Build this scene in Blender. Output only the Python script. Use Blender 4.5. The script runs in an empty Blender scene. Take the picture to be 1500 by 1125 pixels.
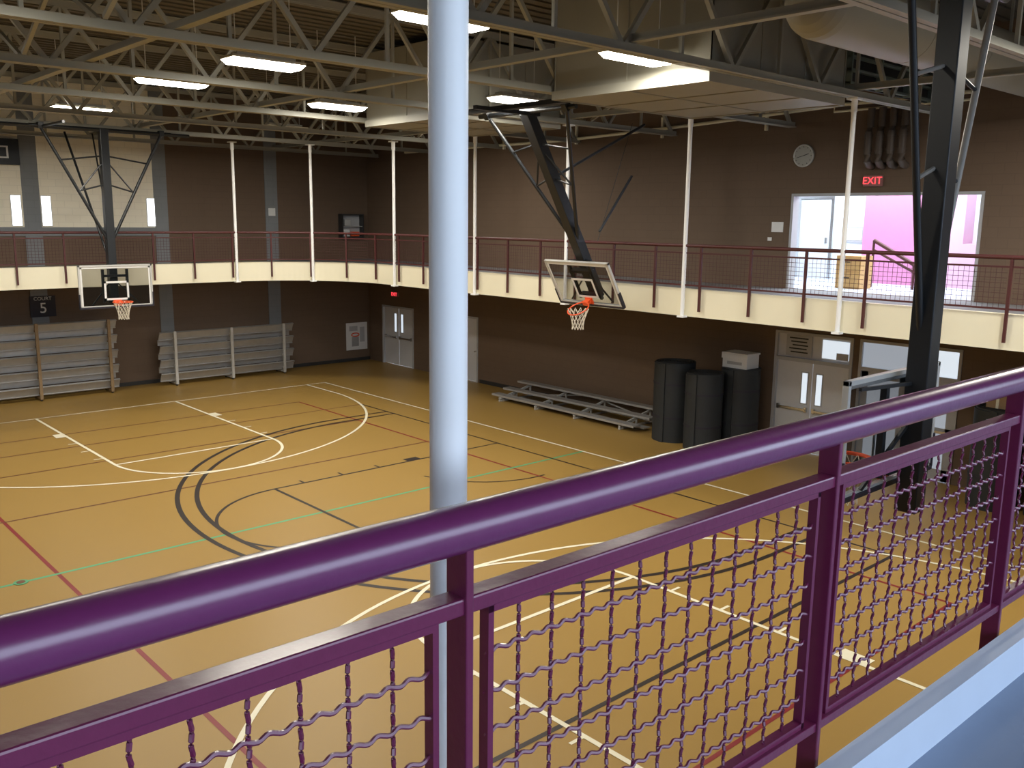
import bpy, math, random
from mathutils import Vector, Matrix
random.seed(3)
sc=bpy.context.scene
COL=sc.collection
try:
    sc.view_settings.view_transform='Standard'
except Exception: pass

# ---------------------------------------------------------------- materials
def mat(name,col,rough=0.5,metal=0.0,noise=0.0,nscale=8,emit=None,estr=0,bump=0,coat=0,spec=None,alpha=None,crough=0.15):
    m=bpy.data.materials.new(name); m.use_nodes=True
    nt=m.node_tree; b=nt.nodes['Principled BSDF']
    b.inputs['Roughness'].default_value=rough; b.inputs['Metallic'].default_value=metal
    b.inputs['Base Color'].default_value=(*col,1)
    if coat: b.inputs['Coat Weight'].default_value=coat; b.inputs['Coat Roughness'].default_value=crough
    if spec is not None: b.inputs['Specular IOR Level'].default_value=spec
    if alpha is not None: b.inputs['Alpha'].default_value=alpha
    tc=nt.nodes.new('ShaderNodeTexCoord')
    nz=nt.nodes.new('ShaderNodeTexNoise'); nz.inputs['Scale'].default_value=nscale; nz.inputs['Detail'].default_value=4
    nt.links.new(tc.outputs['Object'],nz.inputs['Vector'])
    if noise:
        mx=nt.nodes.new('ShaderNodeMix'); mx.data_type='RGBA'
        mx.inputs[6].default_value=(*[c*(1-noise) for c in col],1)
        mx.inputs[7].default_value=(*[min(1,c*(1+noise)) for c in col],1)
        nt.links.new(nz.outputs['Fac'],mx.inputs[0]); nt.links.new(mx.outputs[2],b.inputs['Base Color'])
    if bump:
        bp=nt.nodes.new('ShaderNodeBump'); bp.inputs['Strength'].default_value=bump; bp.inputs['Distance'].default_value=0.01
        nt.links.new(nz.outputs['Fac'],bp.inputs['Height']); nt.links.new(bp.outputs['Normal'],b.inputs['Normal'])
    if emit:
        b.inputs['Emission Color'].default_value=(*emit,1); b.inputs['Emission Strength'].default_value=estr
    return m

def block_mat(name,col,axis,rough=0.75):
    m=mat(name,col,rough); nt=m.node_tree; b=nt.nodes['Principled BSDF']
    tc=nt.nodes.new('ShaderNodeTexCoord'); sp=nt.nodes.new('ShaderNodeSeparateXYZ'); cb=nt.nodes.new('ShaderNodeCombineXYZ')
    nt.links.new(tc.outputs['Object'],sp.inputs[0])
    nt.links.new(sp.outputs['Y' if axis=='x' else 'X'],cb.inputs[0]); nt.links.new(sp.outputs['Z'],cb.inputs[1])
    br=nt.nodes.new('ShaderNodeTexBrick')
    br.inputs['Scale'].default_value=1; br.inputs['Brick Width'].default_value=0.4; br.inputs['Row Height'].default_value=0.2
    br.inputs['Mortar Size'].default_value=0.008
    br.inputs['Color1'].default_value=(*col,1); br.inputs['Color2'].default_value=(*[c*1.04 for c in col],1)
    br.inputs['Mortar'].default_value=(*[c*0.93 for c in col],1)
    nt.links.new(cb.outputs[0],br.inputs['Vector']); nt.links.new(br.outputs['Color'],b.inputs['Base Color'])
    bp=nt.nodes.new('ShaderNodeBump'); bp.inputs['Strength'].default_value=0.08; bp.inputs['Distance'].default_value=0.01; bp.invert=True
    nt.links.new(br.outputs['Fac'],bp.inputs['Height']); nt.links.new(bp.outputs['Normal'],b.inputs['Normal'])
    return m

FLOOR=mat('court_floor_mat',(0.345,0.212,0.056),0.40,noise=0.03,nscale=0.5,spec=0.4)
BRN=(0.148,0.098,0.064)
W_E=block_mat('brown_block_x',BRN,'x')
W_N=block_mat('brown_block_y',BRN,'y')
CREAMWALL=block_mat('cream_block',(0.95,0.87,0.70),'y')
GREYSTRIP=block_mat('grey_block',(0.22,0.23,0.24),'y')
CREAM=mat('cream_paint',(0.88,0.83,0.64),0.5,noise=0.04,nscale=2)
STEEL=mat('truss_paint',(0.335,0.325,0.275),0.55,noise=0.06,nscale=3)
DUCT=mat('duct_paint',(0.31,0.295,0.24),0.5,noise=0.08,nscale=1.5)
DUCTG=mat('duct_green_grey',(0.20,0.24,0.20),0.5,noise=0.1,nscale=2)
WHITEP=mat('white_column_paint',(0.95,0.96,0.96),0.35,noise=0.02,nscale=5)
MAROON=mat('maroon_rail_paint',(0.145,0.015,0.062),0.32,noise=0.12,nscale=40,bump=0.10,coat=0.35)
PURPLE=mat('purple_handrail_paint',(0.145,0.020,0.100),0.32,noise=0.08,nscale=40,bump=0.08,coat=0.9,crough=0.25)
MARFAR=mat('maroon_far_paint',(0.075,0.016,0.016),0.5,noise=0.05)
BLACK=mat('black_steel',(0.012,0.014,0.017),0.4,noise=0.2,nscale=10)
LITST=mat('lit_strut_steel',(0.30,0.28,0.25),0.35,noise=0.1,nscale=10)  # strut steel with the light it reflects put into the colour
BLACKPAD=mat('black_pad',(0.02,0.018,0.03),0.6,noise=0.2,nscale=10)
MATROLL=mat('mat_vinyl',(0.022,0.026,0.03),0.6,noise=0.2,nscale=6,bump=0.3)
ALU=mat('aluminium',(0.46,0.46,0.46),0.4,0.5,noise=0.12,nscale=6)
ALUF=mat('aluminium_frame',(0.6,0.6,0.58),0.4,0.3,noise=0.05)
WOODP=mat('wood_upright',(0.28,0.19,0.10),0.6,noise=0.25,nscale=12)
ORANGE=mat('orange_rim',(0.85,0.10,0.02),0.4,noise=0.05)
NET=mat('net_cord',(0.8,0.74,0.62),0.8,noise=0.05)
DOORW=mat('door_paint',(0.64,0.64,0.65),0.45,noise=0.04)
DFRAME=mat('door_frame_paint',(0.46,0.46,0.47),0.45,noise=0.04)
DARK=mat('dark_metal',(0.03,0.03,0.03),0.5,noise=0.1)
CHROME=mat('chrome',(0.6,0.6,0.6),0.25,1.0,noise=0.03)
DAYG=mat('daylit_glass',(0.8,0.85,0.9),0.2,emit=(0.88,0.94,1.0),estr=4.0)
DAYG1=mat('soft_daylit_glass',(0.5,0.55,0.6),0.2,emit=(0.80,0.90,1.0),estr=0.8)
DAYG2=mat('dim_daylit_glass',(0.3,0.33,0.35),0.2,emit=(0.75,0.85,1.0),estr=0.35)
LAMP=mat('lamp_diffuser',(0.9,0.9,0.85),0.4,emit=(1.0,0.95,0.82),estr=18)
LAMPH=mat('lamp_housing',(0.7,0.69,0.64),0.5,noise=0.03)
REDEM=mat('exit_red',(0.8,0.05,0.05),0.4,emit=(1,0.06,0.08),estr=1.6)
EXITB=mat('exit_face',(0.35,0.15,0.14),0.5,noise=0.05)
WHITE=mat('white_paint',(0.8,0.8,0.79),0.6,noise=0.03)
ROOMW=mat('bright_room_wall',(0.82,0.88,0.90),0.7,noise=0.02)
PINK=mat('magenta_wall',(0.54,0.20,0.36),0.7,noise=0.03)
PINK2=mat('pale_pink_wall',(0.68,0.40,0.54),0.7,noise=0.03)
TAN=mat('wood_cabinet',(0.55,0.33,0.12),0.5,noise=0.15,nscale=10)
CARPET=mat('walkway_rubber',(0.27,0.33,0.44),0.7,noise=0.12,nscale=3,bump=0.3)
CURB=mat('curb_paint',(0.60,0.68,0.80),0.5,noise=0.05,nscale=6)
WALK=mat('walkway_far',(0.22,0.22,0.23),0.7,noise=0.08)
DECK=mat('roof_deck',(0.115,0.098,0.072),0.8,noise=0.12,nscale=1.2)
LW=mat('line_white',(0.82,0.77,0.60),0.45,noise=0.03)
LK=mat('line_black',(0.025,0.017,0.015),0.45,noise=0.05)
LR=mat('line_red',(0.22,0.016,0.018),0.45,noise=0.05)
LB=mat('line_brown',(0.15,0.055,0.024),0.45,noise=0.05)
LG=mat('line_green',(0.10,0.36,0.18),0.45,noise=0.05)
PIPEB=mat('brown_pipe',(0.10,0.075,0.058),0.5,noise=0.1)
CLOCKF=mat('clock_face',(0.36,0.36,0.33),0.4,noise=0.03)
CARD=mat('cardboard',(0.40,0.26,0.14),0.8,noise=0.08)
GLASS=mat('backboard_glass',(0.012,0.014,0.014),0.06,alpha=0.30,spec=0.3)

# ---------------------------------------------------------------- mesh builder
class M:
    def __init__(s): s.v=[];s.f=[];s.m=[];s.mats=[]
    def mi(s,m):
        if m not in s.mats: s.mats.append(m)
        return s.mats.index(m)
    def add(s,vs,fs,m):
        o=len(s.v); s.v+= [tuple(v) for v in vs]; k=s.mi(m)
        for f in fs: s.f.append([i+o for i in f]); s.m.append(k)
        return s
    def box(s,lo,hi,m,R=None):
        x0,y0,z0=lo;x1,y1,z1=hi
        vs=[(x0,y0,z0),(x1,y0,z0),(x1,y1,z0),(x0,y1,z0),(x0,y0,z1),(x1,y0,z1),(x1,y1,z1),(x0,y1,z1)]
        if R is not None: vs=[R@Vector(v) for v in vs]
        return s.add(vs,[(0,3,2,1),(4,5,6,7),(0,1,5,4),(1,2,6,5),(2,3,7,6),(3,0,4,7)],m)
    def frame(s,t,up=(0,0,1)):
        t=t.normalized(); up=Vector(up)
        if abs(t.dot(up))>0.97: up=Vector((0,1,0))
        a=t.cross(up).normalized(); b=a.cross(t).normalized(); return a,b
    def tube(s,p0,p1,r,m,n=8,r1=None):
        return s.path([p0,p1],r,m,n,r1=r1)
    def bar(s,p0,p1,w,h,m,up=(0,0,1)):
        p0=Vector(p0);p1=Vector(p1);a,b=s.frame(p1-p0,up)
        vs=[]
        for p in (p0,p1):
            vs+=[p-a*w/2-b*h/2,p+a*w/2-b*h/2,p+a*w/2+b*h/2,p-a*w/2+b*h/2]
        return s.add(vs,[(0,1,2,3),(7,6,5,4),(0,4,5,1),(1,5,6,2),(2,6,7,3),(3,7,4,0)],m)
    def path(s,pts,r,m,n=8,closed=False,r1=None,sq=None):
        pts=[Vector(p) for p in pts]; N=len(pts); vs=[];fs=[]
        for i,p in enumerate(pts):
            if closed: t=pts[(i+1)%N]-pts[i-1]
            else: t=pts[min(i+1,N-1)]-pts[max(i-1,0)]
            a,b=s.frame(t)
            rr=r if r1 is None else r+(r1-r)*i/(N-1)
            if sq:
                w,h=sq
                for x,y in ((-w/2,-h/2),(w/2,-h/2),(w/2,h/2),(-w/2,h/2)): vs.append(p+a*x+b*y)
            else:
                for k in range(n):
                    th=2*math.pi*k/n; vs.append(p+a*math.cos(th)*rr+b*math.sin(th)*rr)
        if sq: n=4
        for i in range(N if closed else N-1):
            j=(i+1)%N
            for k in range(n):
                l=(k+1)%n; fs.append((i*n+k,i*n+l,j*n+l,j*n+k))
        if not closed:
            fs.append(tuple(range(n-1,-1,-1))); fs.append(tuple((N-1)*n+k for k in range(n)))
        return s.add(vs,fs,m)
    def disc(s,c,r,m,n=24,ax=2,h=0.02):
        c=Vector(c); d=[0,0,0]; d[ax]=h/2; d=Vector(d)
        return s.tube(c-d,c+d,r,m,n)
    def prism(s,poly,z0,z1,m):
        n=len(poly); vs=[(x,y,z0) for x,y in poly]+[(x,y,z1) for x,y in poly]
        fs=[tuple(range(n-1,-1,-1)),tuple(range(n,2*n))]+[(i,(i+1)%n,(i+1)%n+n,i+n) for i in range(n)]
        return s.add(vs,fs,m)
    def obj(s,name,parent=None,origin=None,smooth=False,bevel=0,local=False):
        me=bpy.data.meshes.new(name)
        off=Vector((0,0,0))
        if parent is not None and not local: off=parent['_o'] if '_o' in parent else parent.location; off=Vector(off)
        elif origin is not None: off=Vector(origin)
        me.from_pydata([tuple(Vector(v)-off) for v in s.v],[],s.f)
        for m in s.mats: me.materials.append(m)
        for p,k in zip(me.polygons,s.m): p.material_index=k
        if smooth:
            for p in me.polygons: p.use_smooth=True
            me.update()
            try: me.set_sharp_from_angle(angle=math.radians(40))
            except Exception: pass
        me.update()
        o=bpy.data.objects.new(name,me); COL.objects.link(o)
        if parent is not None: o.parent=parent
        elif origin is not None: o.location=origin
        if bevel:
            b=o.modifiers.new('bevel','BEVEL'); b.width=bevel; b.segments=2; b.limit_method='ANGLE'
        return o
def top(o,label,cat,group=None):
    o['label']=label;o['category']=cat
    if group:o['group']=group
    return o
def struct(o): o['kind']='structure'; return o
def empty(name,loc,label,cat,group=None,rot=None):
    e=bpy.data.objects.new(name,None); e.empty_display_size=0.2; COL.objects.link(e); e.location=loc
    if rot: e.rotation_euler=rot
    return top(e,label,cat,group)
def copy_thing(root,matrix,label=None,parent=None):
    c=root.copy(); COL.objects.link(c)
    if parent is None: c.matrix_world=matrix
    else: c.parent=parent
    if label: c['label']=label
    for ch in root.children: copy_thing(ch,None,None,c)
    return c
def text(name,body,size,m,parent,loc,rot,extrude=0.003):
    cu=bpy.data.curves.new(name,'FONT'); cu.body=body; cu.size=size; cu.align_x='CENTER'; cu.align_y='CENTER'; cu.extrude=extrude
    t=bpy.data.objects.new('tmp_text',cu); COL.objects.link(t)
    dg=bpy.context.evaluated_depsgraph_get(); me=bpy.data.meshes.new_from_object(t.evaluated_get(dg))
    bpy.data.objects.remove(t)
    me.materials.clear(); me.materials.append(m); me.name=name
    o=bpy.data.objects.new(name,me); COL.objects.link(o); o.parent=parent; o.location=loc; o.rotation_euler=rot
    return o

# ---------------------------------------------------------------- camera
Xc=Vector((0.7403,-0.1117,0.6630));Yc=Vector((-0.6722,-0.1405,0.7269));Zc=Vector((0.0120,-0.9838,-0.1791))
cd=bpy.data.cameras.new('camera'); cam=bpy.data.objects.new('camera',cd); COL.objects.link(cam); sc.camera=cam
cd.sensor_width=36; cd.lens=1330/1500*36; cd.clip_start=0.05; cd.clip_end=200
R=Matrix(((Xc.x,-Xc.y,-Xc.z),(Yc.x,-Yc.y,-Yc.z),(Zc.x,-Zc.y,-Zc.z))).to_quaternion().to_matrix().to_4x4()
cam.matrix_world=Matrix.Translation((0,0,5.25))@R

XE=18.75; YN=28.5; XW=-12.0; ROOF=9.0; ZF=3.75; ZB=3.33; ZC=3.89
# ---------------------------------------------------------------- shell
def wall(name,axis,pos,th,lo,hi,z0,z1,holes,m):
    b=M(); us=sorted(set([lo,hi]+[h[0] for h in holes]+[h[1] for h in holes])); zs=sorted(set([z0,z1]+[h[2] for h in holes]+[h[3] for h in holes]))
    for i in range(len(us)-1):
        for j in range(len(zs)-1):
            cu=(us[i]+us[i+1])/2; cz=(zs[j]+zs[j+1])/2
            if any(h[0]<cu<h[1] and h[2]<cz<h[3] for h in holes): continue
            if axis=='x': b.box((pos,us[i],zs[j]),(pos+th,us[i+1],zs[j+1]),m)
            else: b.box((us[i],pos,zs[j]),(us[i+1],pos+th,zs[j+1]),m)
    return struct(b.obj(name))
struct(M().box((XW,-4,-0.3),(XE+7,YN+0.2,0.0),FLOOR).obj('floor'))
wall('wall_east','x',XE,0.2,-4,YN+0.2,0,ROOF,[(25.7,27.6,0,2.12),(22.2,23.15,0,2.12),(9.5,11.42,0,2.78),(7.2,9.35,0,2.78),(7.1,11.25,ZF,5.88)],W_E)
wall('wall_north','y',YN,0.2,XW,XE,0,ROOF,[(7.0,7.24,4.9,5.72),(7.78,8.02,4.9,5.72),(10.76,11.0,4.9,5.72)],W_N)
wall('wall_west','x',XW-0.2,0.2,-4,YN+0.2,0,ROOF,[],W_E)
wall('wall_south','y',-4.2,0.2,XW,XE,0,ROOF,[(-8,-1,4.6,7.6),(-0.4,6.6,4.6,7.6),(7.2,14.2,4.6,7.6)],W_N)  # unseen wall, added so sky light enters only through its window openings
b=M(); b.box((XW-0.2,-4.2,ROOF),(XE+0.2,YN+0.2,ROOF+0.2),DECK)
y=-3.9
while y<YN: b.box((XW,y,ROOF-0.03),(XE,y+0.12,ROOF),DECK); y+=0.32
struct(b.obj('ceiling'))
def trim(n,lo,hi,m): return struct(M().box(lo,hi,m).obj('trim_%d'%n))
k=1
for x0,x1 in ((7.3,7.75),(10.98,11.4),(14.7,15.15)):
    trim(k,(x0,YN-0.03,0),(x1,YN,ROOF-0.06),GREYSTRIP); k+=1
wins=[(7.0,7.24),(7.78,8.02),(10.76,10.98)]
def holed(n,x0,x1,z0,z1,m):
    b=M(); xs=sorted(set([x0,x1]+[w for p in wins for w in p if x0<w<x1])); zs=[z0,4.9,5.72,z1]
    for i in range(len(xs)-1):
        for j in range(3):
            c=(xs[i]+xs[i+1])/2
            if j==1 and any(p[0]<c<p[1] for p in wins): continue
            b.box((xs[i],YN-0.02,zs[j]),(xs[i+1],YN,zs[j+1]),m)
    return struct(b.obj('trim_%d'%n))
holed(k,3.0,7.3,4.85,ROOF-0.06,CREAMWALL); k+=1
holed(k,7.75,10.98,4.85,ROOF-0.06,CREAMWALL); k+=1
trim(k,(3.0,YN-0.025,4.6),(7.3,YN,4.85),GREYSTRIP); k+=1
trim(k,(7.75,YN-0.025,4.6),(10.98,YN,4.85),GREYSTRIP); k+=1
for i,(x0,x1) in enumerate(wins):
    b=M(); b.box((x0,YN-0.035,4.9),(x1,YN-0.01,5.72),DAYG)
    for a,c in (((x0-0.02,4.88),(x0,5.74)),((x1,4.88),(x1+0.02,5.74)),((x0,4.88),(x1,4.9)),((x0,5.72),(x1,5.74))):
        b.box((a[0],YN-0.045,a[1]),(c[0],YN,c[1]),WHITE)
    struct(b.obj('window_%d'%(i+1)))
struct(M().box((XE-0.02,11.5,0),(XE,22.1,0.12),DARK).obj('baseboard_east'))
struct(M().box((XW,YN-0.035,0),(XE,YN-0.03,0.12),DARK).obj('baseboard_north'))

# ---------------------------------------------------------------- balcony ring
def arc(cx,cy,r,a0,a1,n): return [(cx+r*math.cos(math.radians(a0+(a1-a0)*i/n)),cy+r*math.sin(math.radians(a0+(a1-a0)*i/n))) for i in range(n+1)]
edge=[(15.1,1.2)]+[(15.1,22.2)]+arc(11.9,22.2,3.2,0,90,32)[1:]+[(XW,25.4)]
inner=[(15.25,1.2)]+[(15.25,22.2)]+arc(11.9,22.2,3.35,0,90,32)[1:]+[(XW,25.55)]
b=M()
for i in range(len(inner)-1):
    (x0,y0),(x1,y1)=inner[i],inner[i+1]
    if y1<=22.2: q=[(x0,y0),(XE,y0),(XE,y1),(x1,y1)]
    elif x1<11.9 and x0<=11.9+1e-6: q=[(x0,y0),(x0,YN),(x1,YN),(x1,y1)]
    else: q=[(x0,y0),(XE,YN),(x1,y1)]
    b.prism(q,3.4,ZF,WALK)
b.prism([(15.25,22.2),(XE,22.2),(XE,YN)],3.4,ZF,WALK)
b.prism([(11.9,25.55),(XE,YN),(11.9,YN)],3.4,ZF,WALK)
struct(b.obj('trim_%d'%k)); k+=1
b=M()
for i in range(len(edge)-1):
    q=[edge[i],inner[i],inner[i+1],edge[i+1]]
    b.prism(q[::-1],ZB,ZC,CREAM)
o=b.obj('trim_%d'%k); struct(o); k+=1
ey=lambda x:1.052-0.0165*x
b=M(); b.prism([(-6,-4),(XE,-4),(XE,ey(XE)-0.06),(-6,ey(-6)-0.06)],3.4,ZF,CARPET); struct(b.obj('trim_%d'%k)); k+=1
b=M(); b.prism([(-6,ey(-6)-0.06),(15.1,ey(15.1)-0.06),(15.1,ey(15.1)),(-6,ey(-6))],ZB,ZC,CURB); struct(b.obj('trim_%d'%k)); k+=1

# ---------------------------------------------------------------- columns
def column(x,y,z0,r,label):
    o=M(); o.tube((x,y,z0),(x,y,7.32),r,WHITEP,32); o.box((x-0.1,y-0.1,7.3),(x+0.1,y+0.1,7.33),WHITEP)
    if z0>3.1: o.box((x-0.075,y-0.075,z0-0.02),(x+0.075,y+0.075,z0+0.02),WHITEP)
    o.tube((x,y,7.1),(x,y,7.3),r*1.25,WHITEP,32)
    o=o.obj('steel_column',origin=(x,y,z0),smooth=True); top(o,label,'column','white hanger columns along the balcony edge'); return o
for x,y in ((15.03,7.95),(15.03,11.35),(15.03,14.7),(15.03,17.95),(15.03,21.5),(14.1,24.42),(12.1,25.33)):
    column(x,y,ZB,0.042,'slim white steel pipe column at the balcony edge')
column(1.145,1.45,0.0,0.0395,'round white steel pipe column just outside the maroon handrail')

# ---------------------------------------------------------------- railings
def panel_mesh(L,H,cell,r,wavy,m):
    b=M(); nx=round(L/cell); nz=round(H/cell)
    def wire(p0,p1,off,amp):
        p0=Vector(p0);p1=Vector(p1);ln=(p1-p0).length
        if not wavy: b.tube(p0,p1,r,m,4); return
        per=ln/(2*round(ln/cell)) # two crimps per mesh opening
        ns=int(round(ln/per))*8; pts=[]
        for i in range(ns+1):
            t=i/ns; pts.append(p0.lerp(p1,t)+amp*math.sin(2*math.pi*ln*t/per+off))
        b.path(pts,r,m,6)
    for i in range(1,nx):
        x=L*i/nx
        wire((x,0.002,0),(x,0.002,H),(i%2)*math.pi,Vector((0.0020,0.0025,0)))
    for j in range(1,nz):
        z=H*j/nz
        wire((0,-0.002,z),(L,-0.002,z),(j%2)*math.pi,Vector((0,0.0025,0.0020)))
    return b
e=empty('balcony_railing',(0,1.12,ZF),'glossy maroon steel balcony railing with crimped wire mesh panels','railing',rot=(0,0,-0.0235))
SP=1.15; X0=0.892-2*SP; NP=6
zt=4.752
def P(b,name,**kw): 
    o=b.obj(name,parent=e,local=True,**kw); return o
b=M(); b.path([(X0-0.6+i*0.5,0,zt-ZF) for i in range(int((NP*SP)/0.5)+2)],0.0405,PURPLE,32); P(b,'handrail',smooth=True)
b=M(); b.box((X0-0.6,-0.022,4.610-ZF),(X0+(NP-0.4)*SP,0.022,4.640-ZF),MAROON); P(b,'top_bar',bevel=0.004)
b=M(); b.box((X0-0.6,-0.022,3.955-ZF),(X0+(NP-0.4)*SP,0.022,3.98-ZF),MAROON); P(b,'bottom_bar',bevel=0.003)
pw=0.016
pm=None; wm=None; fm=None
for i in range(NP):
    x=X0+i*SP
    if pm is None:
        b=M(); b.box((-pw/2,-0.028,3.50-ZF),(pw/2,0.028,4.73-ZF),MAROON); b.box((-0.02,-0.07,3.52-ZF),(0.02,-0.02,3.62-ZF),MAROON)
        o=P(b,'post',bevel=0.003); pm=o
    else:
        o=pm.copy(); COL.objects.link(o); o.parent=e
    o.location=(x,0,0)
    if i<NP-1:
        a=x+0.052; c=x+SP-0.052
        if wm is None:
            b=M(); L=c-a
            b.box((0,-0.012,3.98-ZF),(0.012,0.012,4.610-ZF),MAROON); b.box((L-0.012,-0.012,3.98-ZF),(L,0.012,4.610-ZF),MAROON)
            b.box((0,-0.012,4.594-ZF),(L,0.012,4.610-ZF),MAROON); b.box((0,-0.012,3.98-ZF),(L,0.012,3.996-ZF),MAROON)
            fm=P(b,'panel_frame'); wm=P(panel_mesh(L,0.605,0.080,0.0041,True,MAROON),'wire_mesh',smooth=True)
            fo,wo=fm,wm
        else:
            fo=fm.copy();wo=wm.copy(); COL.objects.link(fo);COL.objects.link(wo);fo.parent=e;wo.parent=e
        fo.location=(a,0,0); wo.location=(a,0,3.99-ZF)
rp=[(15.04,1.4+0.5*i) for i in range(42)]+arc(11.9,22.2,3.14,0,90,16)+[(11.5-0.5*i,25.34) for i in range(30)]
rp=[p for i,p in enumerate(rp) if i==0 or (Vector(p)-Vector(rp[i-1])).length>0.05]
e=empty('balcony_railing',(15.04,1.4,ZF),'dark red balcony railing with wire mesh following the curved far gallery','railing'); e['_o']=(15.04,1.4,ZF)
for nm,z,sq in (('handrail',4.76,None),('top_bar',4.615,(0.03,0.03)),('bottom_bar',3.97,(0.03,0.03))):
    b=M(); b.path([(x,y,z) for x,y in rp],0.035,MARFAR,10,sq=sq); b.obj(nm,parent=e,smooth=(sq is None))
cum=[0]
for i in range(1,len(rp)): cum.append(cum[-1]+(Vector(rp[i])-Vector(rp[i-1])).length)
def at(s):
    for i in range(1,len(rp)):
        if cum[i]>=s:
            t=(s-cum[i-1])/(cum[i]-cum[i-1]); return Vector(rp[i-1]).lerp(Vector(rp[i]),t)
    return Vector(rp[-1])
S=1.15; s=0.35; pm=None; wm=None
while s<cum[-1]-S:
    p=at(s); q=at(s+S); ang=math.atan2(q.y-p.y,q.x-p.x)
    if pm is None:
        b=M(); b.box((-0.022,-0.022,3.45-ZF),(0.022,0.022,4.75-ZF),MARFAR); pm=b.obj('post',parent=e,local=True); o=pm
        L=S-0.1
        b=panel_mesh(L,0.62,0.078,0.0036,False,MARFAR); wm=b.obj('wire_mesh',parent=e,local=True); w=wm
    else:
        o=pm.copy();w=wm.copy();COL.objects.link(o);COL.objects.link(w);o.parent=e;w.parent=e
    o.location=(p.x-15.04,p.y-1.4,0); o.rotation_euler=(0,0,ang)
    d=(q-p); l=d.length; w.scale=((l-0.1)/L,1,1)
    st=p+d.normalized()*0.05; w.location=(st.x-15.04,st.y-1.4,3.98-ZF); w.rotation_euler=(0,0,ang)
    s+=S
del e['_o']

# ---------------------------------------------------------------- court markings
mk=M(); ZL=[0.002]
def line(x0,y0,x1,y1,w,m):
    ZL[0]+=0.00006; z=ZL[0]
    a=Vector((x0,y0));c=Vector((x1,y1));d=(c-a).normalized();n=Vector((-d.y,d.x))*w/2; a=a-d*w/2;c=c+d*w/2
    mk.add([(*(a-n),z),(*(c-n),z),(*(c+n),z),(*(a+n),z)],[(0,1,2,3)],m)
def arcl(cx,cy,r,a0,a1,w,m,n=48):
    ZL[0]+=0.00006; z=ZL[0]; vs=[];fs=[]
    for i in range(n+1):
        t=math.radians(a0+(a1-a0)*i/n)
        for rr in (r-w/2,r+w/2): vs.append((cx+rr*math.cos(t),cy+rr*math.sin(t),z))
    for i in range(n): fs.append((2*i,2*i+1,2*i+3,2*i+2))
    mk.add(vs,fs,m)
CX=8.19
line(3.62,4.7,3.62,23,0.06,LR); line(12.7,4.7,12.7,23,0.055,LR); line(3.62,4.7,12.7,4.7,0.055,LR); line(3.62,23,12.7,23,0.055,LB)
line(-4,16.9,12.7,16.9,0.055,LB)
line(-8,13.88,14.9,13.88,0.065,LG)
line(-4,19.9,12.7,19.9,0.055,LB)
line(0,21.6,13.9,21.6,0.055,LB)
line(3.0,6.1,13.9,6.1,0.065,LK); line(13.9,6.1,13.9,21.6,0.05,LK)
CYc=13.87
for r in (6.47,6.12):
    arcl(12.4,CYc,r,90,270,0.09,LK,72); line(12.4,CYc+r,13.9,CYc+r,0.08,LK); line(12.4,CYc-r,13.9,CYc-r,0.08,LK)
for sgn in (1,-1): line(8.1,CYc+1.85*sgn,13.9,CYc+1.85*sgn,0.055,LK)
line(8.1,CYc-1.85,8.1,CYc+1.85,0.065,LK); arcl(8.1,CYc,1.85,90,270,0.06,LK)
for sgn in (1,-1):
    for xx in (8.75,9.65,10.55): line(xx,CYc+1.87*sgn,xx,CYc+2.03*sgn,0.05,LK)
    ZL[0]+=0.0001; mk.add([(11.3,CYc+1.87*sgn,ZL[0]),(11.65,CYc+1.87*sgn,ZL[0]),(11.65,CYc+2.07*sgn,ZL[0]),(11.3,CYc+2.07*sgn,ZL[0])],[(0,1,2,3)],LK)
arcl(12.7,14.9,1.85,190,275,0.045,LK)
BN=25.25; BS=2.45
line(CX-6.7,BN,CX+6.7,BN,0.06,LW); line(CX+6.7,BS,CX+6.7,BN,0.06,LW); line(CX-6.7,12,CX-6.7,BN,0.06,LW)
for B,sg in ((BN,-1),(BS,1)):
    hy=B+sg*1.6
    a0,a1=(180,360) if sg<0 else (0,180)
    arcl(CX,hy,6.05,a0,a1,0.065,LW,72)
    for q in (-1,1):
        line(CX+q*6.05,B,CX+q*6.05,hy,0.065,LW)
        line(CX+q*1.83,B,CX+q*1.83,B+sg*5.8,0.065,LW)
        for d in (3.35,4.25,5.1): line(CX+q*1.86,B+sg*d,CX+q*2.02,B+sg*d,0.045,LW)
        line(CX+q*1.86+q*0.09,B+sg*2.25,CX+q*1.86+q*0.1,B+sg*2.45,0.2,LW)
    line(CX-1.83,B+sg*5.8,CX+1.83,B+sg*5.8,0.065,LW)
    arcl(CX,B+sg*5.8,1.83,a0,a1,0.065,LW)
o=mk.obj('trim_%d'%k); struct(o); k+=1
b=M(); b.disc((3.12,13.88,0.006),0.10,LG,20,h=0.008); b.disc((3.12,13.88,0.011),0.06,LB,16,h=0.004)
top(b.obj('floor_socket_cover',origin=(3.12,13.88,0)),'round metal floor socket cover on the green line','floor cover')

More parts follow.
